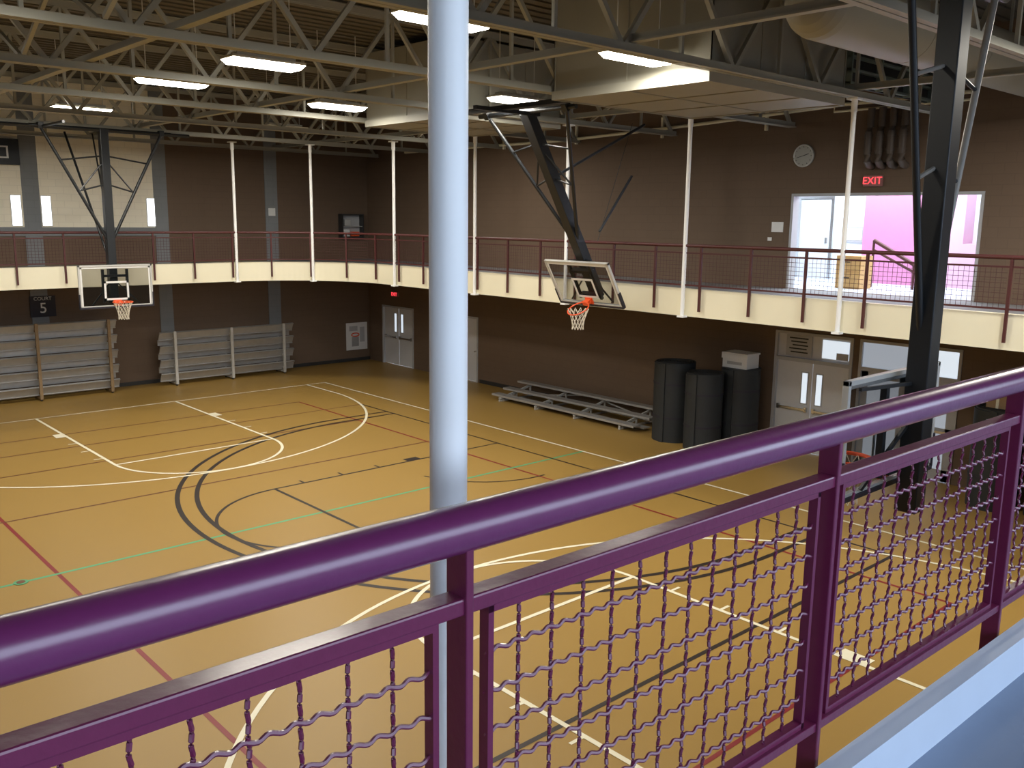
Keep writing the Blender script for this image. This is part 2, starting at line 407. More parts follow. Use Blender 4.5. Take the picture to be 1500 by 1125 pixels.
# ---------------------------------------------------------------- roof trusses
def truss(y):
    e=empty('roof_truss',(XW,y,7.35),'pale painted open-web steel roof truss under the deck','truss','steel roof trusses'); e['_o']=(XW,y,7.35)
    b=M()
    for dy in (-0.055,0.055):
        b.box((XW,y+dy-0.045,7.33),(XE,y+dy+0.045,7.345),STEEL); b.box((XW,y+dy-0.01,7.345),(XE,y+dy+0.01,7.44),STEEL)
    b.obj('bottom_chord',parent=e)
    b=M()
    for dy in (-0.055,0.055):
        b.box((XW,y+dy-0.045,8.93),(XE,y+dy+0.045,8.95),STEEL); b.box((XW,y+dy-0.01,8.83),(XE,y+dy+0.01,8.93),STEEL)
    b.obj('top_chord',parent=e)
    b=M(); p=2.4; x=XE-0.1-p*12
    while x<XE-0.8:
        b.bar((x,y,7.38),(x+p/2,y,8.9),0.07,0.07,STEEL); b.bar((x+p/2,y,8.9),(x+p,y,7.38),0.07,0.07,STEEL)
        b.bar((x+p/2,y,7.4),(x+p/2,y,8.9),0.05,0.05,STEEL,up=(1,0,0))
        x+=p
    b.obj('web',parent=e); del e['_o']
    return e
YS=(1.3,4.6,7.95,11.35,14.65,17.95,21.2,24.5,27.8)
for y in YS: truss(y)
for i,x in enumerate((4.78,9.2,15.03)):
    b=M(); b.box((x-0.06,-1,7.45),(x+0.06,YN-0.05,7.47),STEEL); b.box((x-0.01,-1,7.47),(x+0.01,YN-0.05,7.56),STEEL)
    top(b.obj('bridging_beam',origin=(x,0,7.45)),'pale steel bridging beam running across the truss bottom chords','beam','steel bridging beams')
for x in (3.9,15.6):
    b=M()
    for a,c in zip(YS[:-1],YS[1:]):
        if x>15 and a<11: continue
        b.bar((x,a+0.1,7.46),(x,c-0.1,8.88),0.055,0.055,STEEL); b.bar((x,a+0.1,8.88),(x,c-0.1,7.46),0.055,0.055,STEEL)
    top(b.obj('cross_bracing',origin=(x,1.3,7.4)),'pale steel diagonal cross bracing between trusses','bracing','steel cross bracing')
# ---------------------------------------------------------------- luminaires (x,y,power)
lights=[(6.85,8.75,105),(6.85,13.15,100),(6.65,16.1,108),(6.9,21.7,160),(10.5,17.0,130),(12.1,22.25,165),(12.35,13.5,150),(10.3,8.75,165)]
extra=[(2.5,21.7,130),(2.5,16,85),(2.5,10,55),(-3,19,90),(-3,9,55),(15.5,2.9,240),(3,5.7,45),(15.5,19.5,70),(12.5,3.0,210)]  # fixtures out of view, some added to even out the floor light
lm=None; z=7.5
for i,(x,y,pw_) in enumerate(lights+extra):
    if lm is None:
        e=empty('ceiling_light',(x,y,z),'lit rectangular fluorescent high-bay light hung from the trusses','light','high-bay ceiling lights'); e['_o']=(x,y,z)
        b=M(); b.box((x-0.60,y-0.22,z+0.02),(x+0.60,y+0.22,z+0.06),LAMPH); b.box((x-0.48,y-0.11,z+0.06),(x+0.48,y+0.11,z+0.12),LAMPH)
        b.obj('housing',parent=e,bevel=0.01)
        b=M(); b.add([(x-0.59,y-0.21,z+0.02),(x+0.59,y-0.21,z+0.02),(x+0.59,y+0.21,z+0.02),(x-0.59,y+0.21,z+0.02),(x-0.53,y-0.16,z-0.05),(x+0.53,y-0.16,z-0.05),(x+0.53,y+0.16,z-0.05),(x-0.53,y+0.16,z-0.05)],[(0,1,2,3),(7,6,5,4),(0,4,5,1),(1,5,6,2),(2,6,7,3),(3,7,4,0)],LAMP); b.obj('diffuser',parent=e)
        for s1 in (-1,1):
            b=M(); b.tube((x+s1*0.45,y,z+0.12),(x+s1*0.45,y,8.95),0.008,LAMPH,6); b.obj('hanger_rod',parent=e)
        del e['_o']; lm=e
    else: copy_thing(lm,Matrix.Translation((x,y,z)))
    ld=bpy.data.lights.new('lamp','AREA'); ld.shape='RECTANGLE'; ld.size=1.04; ld.size_y=0.30; ld.energy=pw_; ld.color=(1.0,0.94,0.83)
    lo=bpy.data.objects.new('lamp',ld); COL.objects.link(lo); lo.location=(x,y,z-0.06)

# ---------------------------------------------------------------- ducts
def ductbox(x0,y0,x1,y1,z0,z1,label):
    e=empty('air_duct_plenum',(x0,y0,z0),label,'duct'); e['_o']=(x0,y0,z0)
    b=M(); b.box((x0,y0,z0),(x1,y1,z1),DUCT)
    b.obj('casing',parent=e)
    b=M()
    x=x0
    while x<=x1+0.01:
        b.box((x-0.015,y0-0.015,z0-0.015),(x+0.015,y1+0.015,z0),DUCT); b.box((x-0.015,y1,z0),(x+0.015,y1+0.015,z1),DUCT); b.box((x-0.015,y0-0.015,z0),(x+0.015,y0,z1),DUCT); x+=(x1-x0)/3
    y=y0
    while y<=y1+0.01:
        b.box((x0-0.015,y-0.015,z0),(x0,y+0.015,z1),DUCT); b.box((x0-0.015,y-0.015,z0-0.015),(x1+0.015,y+0.015,z0),DUCT); y+=(y1-y0)/2
    b.obj('seam_flange',parent=e)
    b=M()
    for a in ((x0-0.05,y0-0.02,x0,y1+0.02),(x1,y0-0.02,x1+0.05,y1+0.02),(x0,y0-0.02,x1,y0),(x0,y1,x1,y1+0.02)):
        b.box((a[0],a[1],z0-0.02),(a[2],a[3],z0+0.12),STEEL)
    b.obj('support_frame',parent=e); del e['_o']; return e
ductbox(11.1,8.08,14.85,11.2,7.22,8.8,'large cream sheet-metal air plenum box below the roof')
ductbox(11.75,14.8,14.8,17.8,7.25,8.8,'cream sheet-metal air plenum box beside the trusses')
b=M(); b.tube((10.9,6.3,7.95),(18.7,6.3,7.95),0.45,DUCT,48)
for x in (13.2,15.2): b.tube((x,6.3,7.95),(x+0.03,6.3,7.95),0.455,DUCT,48)
pp=[(10.9-0.45*math.sin(t*math.pi/2/6),0.45*math.cos(t*math.pi/2/6)+0.002) for t in range(7)]
for (xa,ra),(xb,rb) in zip(pp[:-1],pp[1:]): b.tube((xb,6.3,7.95),(xa,6.3,7.95),rb,DUCT,48,r1=ra)
for x in (11.5,14,17): b.box((x-0.02,6.28,8.38),(x+0.02,6.32,8.95),STEEL)
top(b.obj('round_duct',origin=(10.6,6.3,7.95),smooth=True),'smooth round cream air duct under the roof','duct')
e=empty('air_louver',(15.6,8.3,7.5),'dark louvred air intake grille with pale green slats','vent'); e['_o']=(15.6,8.3,7.5)
b=M(); b.box((15.3,8.3,7.6),(18.6,8.36,8.85),DARK); b.obj('back_panel',parent=e)
b=M()
for i in range(6): b.box((15.3,8.2,7.62+i*0.22),(18.6,8.3,7.66+i*0.22),DUCTG)
for x in (15.3,16.4,17.5,18.56): b.box((x,8.19,7.6),(x+0.04,8.3,8.85),DUCTG)
b.obj('slat_frame',parent=e); del e['_o']
b=M(); b.path([(18.66,7.5,7.75),(18.66,10.1,7.72),(18.66,14,7.55),(18.66,18.4,7.42),(18.66,26,7.42)],0.04,CREAM,10)
b.path([(18.62,7.5,7.6),(18.62,10.3,7.58),(18.62,10.3,7.75)],0.025,CREAM,8)
for y in (9,12,15,18,21): b.box((18.68,y-0.03,7.3 if y>11 else 7.5),(18.75,y+0.03,7.8),CREAM)
top(b.obj('wall_conduit',origin=(18.66,18.4,7.42),smooth=True),'cream pipe conduit running high along the brown wall','pipe')
for i,y in enumerate((9.42,9.18,8.94,8.70)):
    b=M(); zt2=7.25; b.path([(18.55,y,zt2),(18.5,y,7.1),(18.5,y,6.65),(18.52,y,6.52),(18.6,y,6.44),(18.75,y,6.42)],0.075,PIPEB,14)
    b.tube((18.5,y,7.0),(18.5,y,7.05),0.088,PIPEB,14); b.tube((18.5,y,6.7),(18.5,y,6.75),0.088,PIPEB,14); b.tube((18.55,y,7.2),(18.55,y,7.58),0.075,PIPEB,14)
    top(b.obj('wall_pipe',origin=(18.5,y,6.42),smooth=True),'fat brown painted pipe elbowing into the wall','pipe','cluster of brown wall pipes')

# ---------------------------------------------------------------- basketball goals
def goal(loc,rotz,tilt,label,mastL=3.9,vhalf=1.45,vtop=3.85,vbot=1.15,mw=0.17,rimr=0.014,plain=False):
    e=empty('basketball_goal',loc,label,'basketball hoop'); 
    e.rotation_mode='QUATERNION'
    q=Matrix.Rotation(rotz,3,'Z')@Matrix.Rotation(tilt,3,'X'); e.rotation_quaternion=q.to_quaternion()
    def A(b,n,par=e,**kw): return b.obj(n,parent=par,local=True,**kw)
    W,H=0.915,0.535
    bb=A(M().box((-W+0.03,-0.012,-H+0.03),(W-0.03,0.012,H-0.03),GLASS),'backboard')
    b=M()
    for lo,hi in (((-W,-0.03,H-0.045),(W,0.03,H)),((-W,-0.03,-H),(W,0.03,-H+0.045)),((-W,-0.03,-H),(-W+0.045,0.03,H)),((W-0.045,-0.03,-H),(W,0.03,H))): b.box(lo,hi,ALUF)
    A(b,'frame',bb,bevel=0.004)
    b=M()
    for lo,hi in (((-0.305,-0.017,0.07),(0.305,-0.013,0.12)),((-0.305,-0.017,-0.36),(0.305,-0.013,-0.31)),((-0.305,-0.017,-0.36),(-0.255,-0.013,0.12)),((0.255,-0.017,-0.36),(0.305,-0.013,0.12)),
        ((-W+0.05,-0.017,H-0.09),(W-0.05,-0.013,H-0.05)),((-W+0.05,-0.017,-H+0.05),(-W+0.09,-0.013,H-0.05)),((W-0.09,-0.017,-H+0.05),(W-0.05,-0.013,H-0.05))): b.box(lo,hi,WHITE)
    A(b,'target_square',bb)
    b=M(); b.box((-W-0.01,-0.04,-H-0.03),(W+0.01,0.04,-H+0.02),BLACKPAD); b.box((-W-0.012,-0.042,-H),(-W+0.02,0.042,-H+0.35),BLACKPAD); b.box((W-0.02,-0.042,-H),(W+0.012,0.042,-H+0.35),BLACKPAD)
    A(b,'edge_padding',bb,bevel=0.008)
    rc=(0,-0.40,-0.385); b=M()
    b.path([(0.235*math.cos(t*math.pi/16),rc[1]+0.235*math.sin(t*math.pi/16),rc[2]) for t in range(32)],rimr,ORANGE,8,closed=True)
    b.box((-0.07,-0.18,rc[2]-0.07),(0.07,-0.012,rc[2]+0.01),ORANGE); b.box((-0.1,-0.04,rc[2]-0.12),(0.1,-0.012,rc[2]+0.03),ORANGE)
    b.tube((0.07,-0.03,rc[2]-0.02),(0.16,-0.24,rc[2]),0.008,ORANGE,6); b.tube((-0.07,-0.03,rc[2]-0.02),(-0.16,-0.24,rc[2]),0.008,ORANGE,6)
    A(b,'rim',smooth=True)
    b=M(); rings=[(0.0,0.228),(-0.1,0.185),(-0.19,0.155),(-0.28,0.13),(-0.37,0.12),(-0.44,0.125)]
    n=12
    for j in range(len(rings)-1):
        for i in range(n):
            for dlt in (-0.5,0.5):
                a0=2*math.pi*(i+0.5*(j%2))/n; a1=a0+2*math.pi*dlt/n
                z0,r0=rings[j];z1,r1=rings[j+1]
                b.tube((r0*math.cos(a0),r0*math.sin(a0),z0),(r1*math.cos(a1),r1*math.sin(a1),z1),0.006,NET,4)
    nt=A(b,'net'); nt.location=rc; nt.rotation_euler=(-tilt,0,0)
    b=M(); b.box((-mw/2,0.14,-0.45 if not plain else -0.75),(mw/2,0.14+mw,mastL),BLACK); A(b,'mast',bevel=0.01)
    b=M()
    for z in (-0.35,0.25): b.box((-0.30,0.03,z-0.03),(0.30,0.16,z+0.03),BLACK)
    for s1 in (-1,1):
        b.box((s1*0.30-0.03,0.03,-0.42),(s1*0.30+0.03,0.09,0.42),BLACK)
        b.bar((s1*0.6,0.05,-0.48),(s1*0.06,0.2,0.1),0.03,0.03,BLACK); b.bar((s1*0.75,0.05,0.45),(s1*0.06,0.2,0.45),0.03,0.03,BLACK)
    A(b,'backboard_bracket')
    for s1 in (-1,1):
        pale=plain and s1<0  # leg that catches the light, painted paler than its black twin
        b=M(); b.tube((s1*0.06,0.22,vbot),(s1*vhalf,0.22,vtop),0.038 if not plain else 0.032,LITST if pale else BLACK,10); o=A(b,'brace_leg',smooth=True)
        if pale: o['label']='steel brace leg with reflected light painted in as pale grey'
    fx=lambda z:vhalf*(z-vbot)/(vtop-vbot)
    for s1 in (-1,1):
        b=M()
        z1=vbot+0.45*(vtop-vbot); z2=vbot+0.72*(vtop-vbot)
        if plain:
            b.tube((s1*fx(z1),0.22,z1),(0,0.22,z1+0.12),0.02,LITST if s1>0 else BLACK,8)
            b.tube((s1*fx(z2),0.22,z2),(0,0.22,z2+0.15),0.02,LITST if s1>0 else BLACK,8)
        else:
            b.tube((s1*fx(z1),0.22,z1),(0,0.22,z1+0.18),0.02,BLACK,8); b.tube((s1*fx(z1),0.22,z1),(s1*0.05,0.22,z2-0.0),0.02,BLACK,8)
            b.tube((s1*fx(z2),0.22,z2),(0,0.22,z2+0.15),0.02,BLACK,8)
        A(b,'cross_strut',smooth=True)
    b=M(); b.tube((-vhalf-0.25,0.22,vtop+0.02),(vhalf+0.25,0.22,vtop+0.02),0.045,BLACK,12)
    for s1 in (-1,1): b.box((s1*vhalf-0.06,0.15,vtop-0.04),(s1*vhalf+0.06,0.29,vtop+0.1),BLACK)
    A(b,'pivot_pipe',smooth=True)
    return e
g=goal((CX,BN-1.2,3.44),0,0,'ceiling-hung basketball goal with glass backboard and black braced mast, lowered',mw=0.2)
b=M(); b.tube((CX-0.05,0.25+BN-1.2,4.1),(CX-0.35,BN+0.9,7.35),0.03,BLACK,8); b.tube((CX+0.05,0.25+BN-1.2,4.4),(CX+0.35,BN+0.9,7.35),0.02,BLACK,8)
b.v=[(x-CX,y-(BN-1.2),z-3.44) for x,y,z in b.v]; b.obj('rear_brace',parent=g,local=True)
b=M(); b.tube((CX-3.2,BN-0.98,7.3),(CX+2.2,BN-0.98,7.3),0.045,BLACK,8); b.tube((CX-1.4,BN-2.6,7.3),(CX-1.4,BN-0.7,7.3),0.035,BLACK,8)
b.v=[(x-CX,y-(BN-1.2),z-3.44) for x,y,z in b.v]; b.obj('ceiling_mount',parent=g,local=True)

ge=goal((14.1,13.25,3.93),-math.pi/2,math.radians(31),'ceiling-hung basketball goal swung back with its glass backboard tilted',mastL=3.75,vhalf=1.1,vtop=3.75,vbot=0.9,mw=0.22)
mi=Matrix.LocRotScale(ge.location,ge.rotation_quaternion,None).inverted()
b=M(); b.tube((13.2,13.25,6.1),(15.9,13.25,7.3),0.03,BLACK,8); b.bar((14.6,13.3,5.0),(15.6,13.3,6.2),0.04,0.04,BLACK)
b.tube((14.5,13.25,4.8),(15.5,13.25,7.3),0.006,BLACK,5)
b.v=[tuple(mi@Vector(v)) for v in b.v]; b.obj('swing_brace',parent=ge,local=True)
b=M(); b.box((11.6,11.5,7.24),(11.75,14.5,7.32),BLACK); b.box((11.0,13.1,7.2),(12.6,13.2,7.27),BLACK)
b.v=[tuple(mi@Vector(v)) for v in b.v]; b.obj('ceiling_mount',parent=ge,local=True)
gs=goal((CX,BS+1.28,3.38),math.pi,0,'ceiling-hung basketball goal seen from behind its lowered backboard',mastL=4.0,mw=0.2,vhalf=0.85,vtop=3.9,vbot=0.9,rimr=0.02,plain=True)

# ---------------------------------------------------------------- bleachers
def tipped(x0,x1,y,h,rows,upr,um,label,group=None):
    e=empty('bleacher',((x0+x1)/2,y,0),label,'bleacher',group); e['_o']=((x0+x1)/2,y,0)
    for i in range(rows):
        z=0.28+(h-0.42)*i/(rows-1)
        b=M(); 
        Rm=Matrix.Translation((0,y-0.02,z))@Matrix.Rotation(math.radians(-62),4,'X')
        b.box((x0,-0.14,-0.02),(x1,0.14,0.02),ALU,Rm); b.box((x0,-0.14,-0.045),(x1,-0.12,-0.02),ALU,Rm); b.box((x0,0.12,-0.045),(x1,0.14,-0.02),ALU,Rm)
        b.obj('seat_plank',parent=e)
        if i<rows-1:
            z+=0.5*(h-0.42)/(rows-1)
            b=M(); b.box((x0+0.03,y+0.16,z-0.10),(x1-0.03,y+0.2,z+0.08),ALU); b.obj('foot_plank',parent=e)
    for x in upr:
        b=M(); b.box((x-0.04,y-0.19,0.05),(x+0.04,y-0.13,h),um); b.box((x-0.03,y-0.13,0.05),(x+0.03,y+0.45,0.11),um); b.bar((x,y+0.42,0.08),(x,y+0.2,h-0.1),0.05,0.05,um)
        for i in range(rows):
            z=0.28+(h-0.42)*i/(rows-1); b.box((x-0.025,y-0.13,z-0.09),(x+0.025,y+0.3,z-0.05),um)
        b.obj('support_frame',parent=e)
        for yy in (y-0.13,y+0.4):
            b=M(); b.tube((x-0.02,yy,0.05),(x+0.02,yy,0.05),0.05,DARK,14); b.obj('caster',parent=e)
    del e['_o']; return e
tipped(4.5,9.35,27.75,2.2,5,(7.15,9.1),WOODP,'tipped-up aluminium bleacher with wooden uprights against the wall')
tipped(10.6,15.15,27.75,1.7,4,(11.05,12.9,14.75),ALUF,'tipped-up aluminium bleacher with metal supports against the wall')
e=empty('bleacher',(18.0,17.1,0),'low three-row aluminium bleacher standing along the brown wall','bleacher'); e['_o']=(18.0,17.1,0)
for x,z,w,sk in ((17.35,0.19,0.27,0.05),(17.88,0.31,0.27,-0.04),(18.42,0.45,0.27,0.0)):
    b=M(); b.bar((x-sk,14.3,z-0.02),(x+sk,19.8,z-0.02),w,0.035,ALU); b.bar((x-sk-w/2,14.3,z-0.03),(x+sk-w/2,19.8,z-0.03),0.012,0.05,ALU); b.obj('seat_plank',parent=e)
for x,z,sk in ((17.6,0.10,-0.04),(18.14,0.20,0.03)):
    b=M(); b.bar((x-sk,14.25,z-0.02),(x+sk,19.7,z-0.02),0.25,0.03,ALU); b.obj('foot_plank',parent=e)
for y in (14.8,16.4,17.9,19.4):
    b=M(); b.bar((17.2,y,0.03),(18.6,y,0.03),0.05,0.05,ALUF); b.bar((17.2,y,0.09),(18.6,y,0.38),0.05,0.05,ALUF); b.box((17.33,y-0.02,0.0),(17.37,y+0.02,0.16),ALUF)
    b.box((17.86,y-0.02,0),(17.90,y+0.02,0.28),ALUF); b.box((18.42,y-0.02,0),(18.46,y+0.02,0.42),ALUF); b.bar((17.4,y,0.05),(18.5,y,0.36),0.03,0.03,ALUF)
    b.obj('support_frame',parent=e)
b=M(); b.bar((18.5,14.8,0.05),(18.5,17.0,0.4),0.03,0.03,ALUF); b.bar((18.5,17.0,0.4),(18.5,19.4,0.05),0.03,0.03,ALUF); b.obj('cross_strut',parent=e); del e['_o']

# ---------------------------------------------------------------- rolled mats
def roll(x,y,r,h,label):
    b=M(); pts=[]; turns=7; n=turns*20
    r0=r*0.12
    b.tube((x,y,0),(x,y,h-0.03),r*0.985,MATROLL,40)
    for i in range(n+1):
        t=i/n; a=t*turns*2*math.pi; rr=r0+(r-r0-0.012)*t; pts.append((x+rr*math.cos(a),y+rr*math.sin(a),h-0.02))
    b.path(pts,0,MATROLL,sq=(0.035,0.05))
    b.box((x-r-0.012,y-0.1,0),(x-r+0.02,y+0.02,h-0.01),MATROLL)
    for z in (h*0.3,h*0.72): b.tube((x,y,z),(x,y,z+0.05),r+0.004,BLACKPAD,40)
    return top(b.obj('rolled_mat',origin=(x,y,0),smooth=True),label,'rolled mat','rolled gym mats')
roll(17.5,13.35,0.50,1.92,'tall dark grey rolled gym mat standing on end')
roll(17.3,12.33,0.44,1.80,'tall dark grey rolled gym mat standing in front of others')
roll(18.15,11.92,0.46,1.88,'tall black rolled gym mat with a carton on top')
roll(17.9,6.1,0.45,1.9,'black rolled gym mat standing by the glazed entrance')
roll(18.0,5.1,0.45,1.9,'black rolled gym mat standing by the glazed entrance')
e=empty('cardboard_box',(18.15,11.95,1.885),'white printed cardboard carton lying on a rolled mat','box'); e['_o']=(18.15,11.95,1.885)
b=M(); b.box((17.9,11.62,1.885),(18.4,12.28,2.2),WHITE); b.obj('carton',parent=e,bevel=0.006)
b=M(); b.box((17.88,11.6,2.2),(18.42,12.3,2.24),WHITE); b.box((17.88,11.6,2.1),(17.9,12.3,2.22),WHITE); b.obj('lid',parent=e,bevel=0.004)
b=M(); b.box((17.895,11.75,1.97),(17.9,12.15,2.04),DFRAME); b.obj('printed_label',parent=e); del e['_o']
b=M(); b.box((17.7,5.9,1.91),(18.1,6.3,2.17),CARD); b.box((17.69,6.08,1.91),(17.7,6.13,2.17),CREAM); b.box((17.7,6.08,2.17),(18.1,6.13,2.175),CREAM)
top(b.obj('cardboard_box',origin=(17.9,6.1,1.91)),'brown cardboard box resting on a rolled mat','box')

# ---------------------------------------------------------------- doors in the east wall
def leaf(b,y0,y1,z0,z1,win,x=XE+0.05):
    b.box((x,y0,z0),(x+0.045,y1,z1),DOORW)
    wy,ww,wz0,wz1=win
    b.box((x-0.008,wy-ww/2-0.03,wz0-0.03),(x,wy+ww/2+0.03,wz1+0.03),DFRAME); b.box((x-0.012,wy-ww/2,wz0),(x-0.008,wy+ww/2,wz1),DAYG1)
    b.box((x-0.09,min(y0,y1)+0.08,0.98),(x-0.05,max(y0,y1)-0.08,1.03),CHROME); b.box((x-0.07,y0+0.06,0.95),(x,y0+0.12,1.06),CHROME); b.box((x-0.07,y1-0.12,0.95),(x,y1-0.06,1.06),CHROME)
def dframe(b,y0,y1,z1,trans=None):
    x0,x1=XE-0.03,XE+0.12
    b.box((x0,y0,0),(x1,y0+0.06,z1),DFRAME); b.box((x0,y1-0.06,0),(x1,y1,z1),DFRAME); b.box((x0,y0+0.06,z1-0.06),(x1,y1-0.06,z1),DFRAME)
    if trans: b.box((x0,y0+0.06,trans),(x1,y1-0.06,trans+0.08),DFRAME)
b=M(); dframe(b,25.7,27.6,2.12); leaf(b,25.77,26.64,0.01,2.05,(26.45,0.12,1.2,1.85)); leaf(b,26.66,27.53,0.01,2.05,(26.85,0.12,1.2,1.85)); struct(b.obj('door_1'))
b=M(); dframe(b,22.2,23.15,2.12); b.box((XE+0.04,22.27,0.01),(XE+0.09,23.08,2.05),DOORW); b.tube((XE-0.03,22.35,1.0),(XE+0.04,22.35,1.0),0.025,CHROME,10); struct(b.obj('door_2'))
b=M(); dframe(b,9.5,11.42,2.78,trans=2.1); leaf(b,9.57,10.45,0.01,2.09,(10.28,0.13,1.15,1.85)); leaf(b,10.47,11.35,0.01,2.09,(10.64,0.13,1.15,1.85))
b.box((XE+0.05,9.56,2.18),(XE+0.08,11.36,2.72),DOORW); b.box((XE+0.03,9.62,2.25),(XE+0.05,10.25,2.66),DAYG1); b.box((XE+0.02,9.62,2.25),(XE+0.03,9.9,2.4),DFRAME)
struct(b.obj('door_3'))
b=M(); b.box((XE+0.015,10.5,2.22),(XE+0.03,11.15,2.7),DFRAME)
for i in range(5): b.box((XE+0.010,10.6+0.03*(i%2),2.62-0.08*i),(XE+0.015,11.07-0.04*(i%3),2.65-0.08*i),DARK)
top(b.obj('notice_sign',origin=(XE+0.02,10.8,2.45)),'grey printed notice above the double doors','sign')
b=M(); dframe(b,7.2,9.35,2.78,trans=2.1)
b.box((XE-0.03,8.21,0),(XE+0.12,8.29,2.78),DFRAME)
b.box((XE+0.03,7.26,2.18),(XE+0.05,8.21,2.72),DAYG1); b.box((XE+0.03,8.29,2.18),(XE+0.05,9.29,2.72),DAYG2)
for y0,y1 in ((7.28,8.2),(8.3,9.28)):
    for a in ((y0,0.01,y0+0.14,2.09),(y1-0.14,0.01,y1,2.09),(y0,0.01,y1,0.25),(y0,1.0,y1,1.12),(y0,1.95,y1,2.09)):
        b.box((XE+0.02,a[0],a[1]),(XE+0.07,a[2],a[3]),DFRAME)
    b.box((XE+0.04,y0,0.2),(XE+0.05,y1,2.0),DAYG2); b.box((XE-0.05,y0+0.1,1.02),(XE-0.02,y1-0.1,1.07),CHROME)
struct(b.obj('door_4'))

# ---------------------------------------------------------------- lobby beyond the upper opening
b=M(); b.box((XE+0.2,5.5,3.4),(XE+6.2,15,ZF),CURB); struct(b.obj('trim_%d'%k)); k+=1
b=M(); b.box((22.9,5.5,ZF),(23.1,15,6.9),ROOMW); b.box((XE+0.2,14.8,ZF),(22.9,15,6.9),ROOMW); b.box((XE+0.2,5.5,ZF),(22.9,5.7,6.9),ROOMW); b.box((XE+0.2,5.5,6.9),(23.1,15,7.0),ROOMW)
struct(b.obj('wall_lobby'))
b=M(); b.box((22.3,9.7,ZF),(22.9,11.3,6.9),PINK); b.box((22.35,8.85,ZF),(22.9,9.7,6.9),PINK2); b.box((22.3,8.0,ZF),(22.9,8.85,4.8),PINK2); struct(b.obj('wall_lobby_accent'))
b=M(); fx0=XE-0.02; fx1=XE+0.22
for a in ((7.1,ZF,7.16,5.88),(11.19,ZF,11.25,5.88),(7.16,5.82,11.19,5.88)): b.box((fx0,a[0],a[1]),(fx1,a[2],a[3]),DFRAME)
struct(b.obj('trim_%d'%k)); k+=1
b=M(); b.box((22.84,12.5,ZF),(22.9,13.4,5.85),DOORW); b.box((22.82,12.42,ZF),(22.9,12.5,5.95),CHROME); b.box((22.82,13.4,ZF),(22.9,13.48,5.95),CHROME); b.box((22.82,12.5,5.87),(22.9,13.4,5.95),CHROME); b.box((22.8,12.56,4.7),(22.84,12.62,4.85),CHROME)
struct(b.obj('door_5'))
e=empty('storage_cabinet',(20.2,10.45,ZF),'small light wood cabinet with two stacked drawers in the lobby','cabinet'); e['_o']=(20.2,10.45,ZF)
b=M(); b.box((19.95,10.1,ZF),(20.5,10.7,4.5),TAN); b.obj('body',parent=e)
for z in (ZF+0.04,ZF+0.40):
    b=M(); b.box((19.93,10.13,z),(19.95,10.67,z+0.33),TAN); b.box((19.91,10.35,z+0.2),(19.93,10.5,z+0.22),DARK); b.obj('drawer',parent=e)
del e['_o']
b=M(); b.box((22.85,11.55,4.75),(22.9,12.1,5.15),DFRAME); b.box((22.84,11.6,4.8),(22.85,12.05,5.1),WHITE); top(b.obj('wall_cabinet',origin=(22.9,11.8,4.95)),'small grey box mounted on the lobby wall','wall box')
e=empty('stair_railing',(20.6,9.6,ZF),'dark purple sloping stair handrail with posts in the lobby','railing'); e['_o']=(20.6,9.6,ZF)
for z in (0,-0.22):
    b=M(); b.tube((20.9,10.3,4.85+z),(20.9,8.6,3.95+z*0.6),0.045 if z==0 else 0.03,MARFAR,10); b.obj('handrail',parent=e)
for y,z in ((10.3,4.85),(9.3,4.32)):
    b=M(); b.tube((20.9,y,ZF),(20.9,y,z),0.03,MARFAR,10); b.obj('post',parent=e)
del e['_o']
ld=bpy.data.lights.new('lobby_light','AREA'); ld.shape='RECTANGLE'; ld.size=3; ld.size_y=5; ld.energy=420; ld.color=(0.86,0.94,1.0)
lo=bpy.data.objects.new('lobby_light',ld); COL.objects.link(lo); lo.location=(21,10.4,6.85)

# ---------------------------------------------------------------- wall items
e=empty('wall_clock',(XE,11.0,6.7),'round grey wall clock with thin rim and dark hands','clock'); e['_o']=(XE,11.0,6.7)
b=M(); b.disc((XE-0.03,11.0,6.7),0.235,CLOCKF,40,ax=0,h=0.06); b.obj('clock_face',parent=e,smooth=True)
b=M(); b.path([(XE-0.06,11.0+0.235*math.cos(t*math.pi/20),6.7+0.235*math.sin(t*math.pi/20)) for t in range(40)],0.015,ALUF,8,closed=True); b.obj('rim',parent=e,smooth=True)
b=M()
for t in range(12):
    a=t*math.pi/6; b.bar((XE-0.062,11+0.18*math.sin(a),6.7+0.18*math.cos(a)),(XE-0.062,11+0.205*math.sin(a),6.7+0.205*math.cos(a)),0.012,0.004,DARK,up=(1,0,0))
b.obj('hour_marks',parent=e)
b=M(); b.bar((XE-0.066,11,6.7),(XE-0.066,10.87,6.74),0.004,0.016,DARK); b.bar((XE-0.068,11,6.7),(XE-0.068,11.16,6.66),0.004,0.012,DARK); b.obj('clock_hands',parent=e); del e['_o']
def exitsign(y,z,w,h,label):
    e=empty('exit_sign',(XE,y,z),label,'exit sign','red exit signs'); e['_o']=(XE,y,z)
    b=M(); b.box((XE-0.08,y-w/2,z-h/2),(XE,y+w/2,z+h/2),EXITB); b.obj('housing',parent=e,bevel=0.006); del e['_o']
    text('exit_lettering','EXIT',h*0.95,REDEM,e,(-0.084,0,0),(math.radians(90),0,math.radians(-90)))
exitsign(9.35,6.12,0.40,0.22,'lit red EXIT sign on the brown wall above the lobby opening')
exitsign(26.75,2.55,0.34,0.18,'lit red EXIT sign above the far double doors')
b=M(); b.box((XE-0.01,11.42,5.02),(XE,11.72,5.25),WHITE); top(b.obj('wall_notice',origin=(XE,11.57,5.1)),'white paper notice taped to the brown wall','notice')
b=M(); b.box((XE-0.02,11.7,4.82),(XE,11.8,4.9),WHITE); top(b.obj('light_switch',origin=(XE,11.75,4.86)),'small white switch plate on the brown wall','switch')
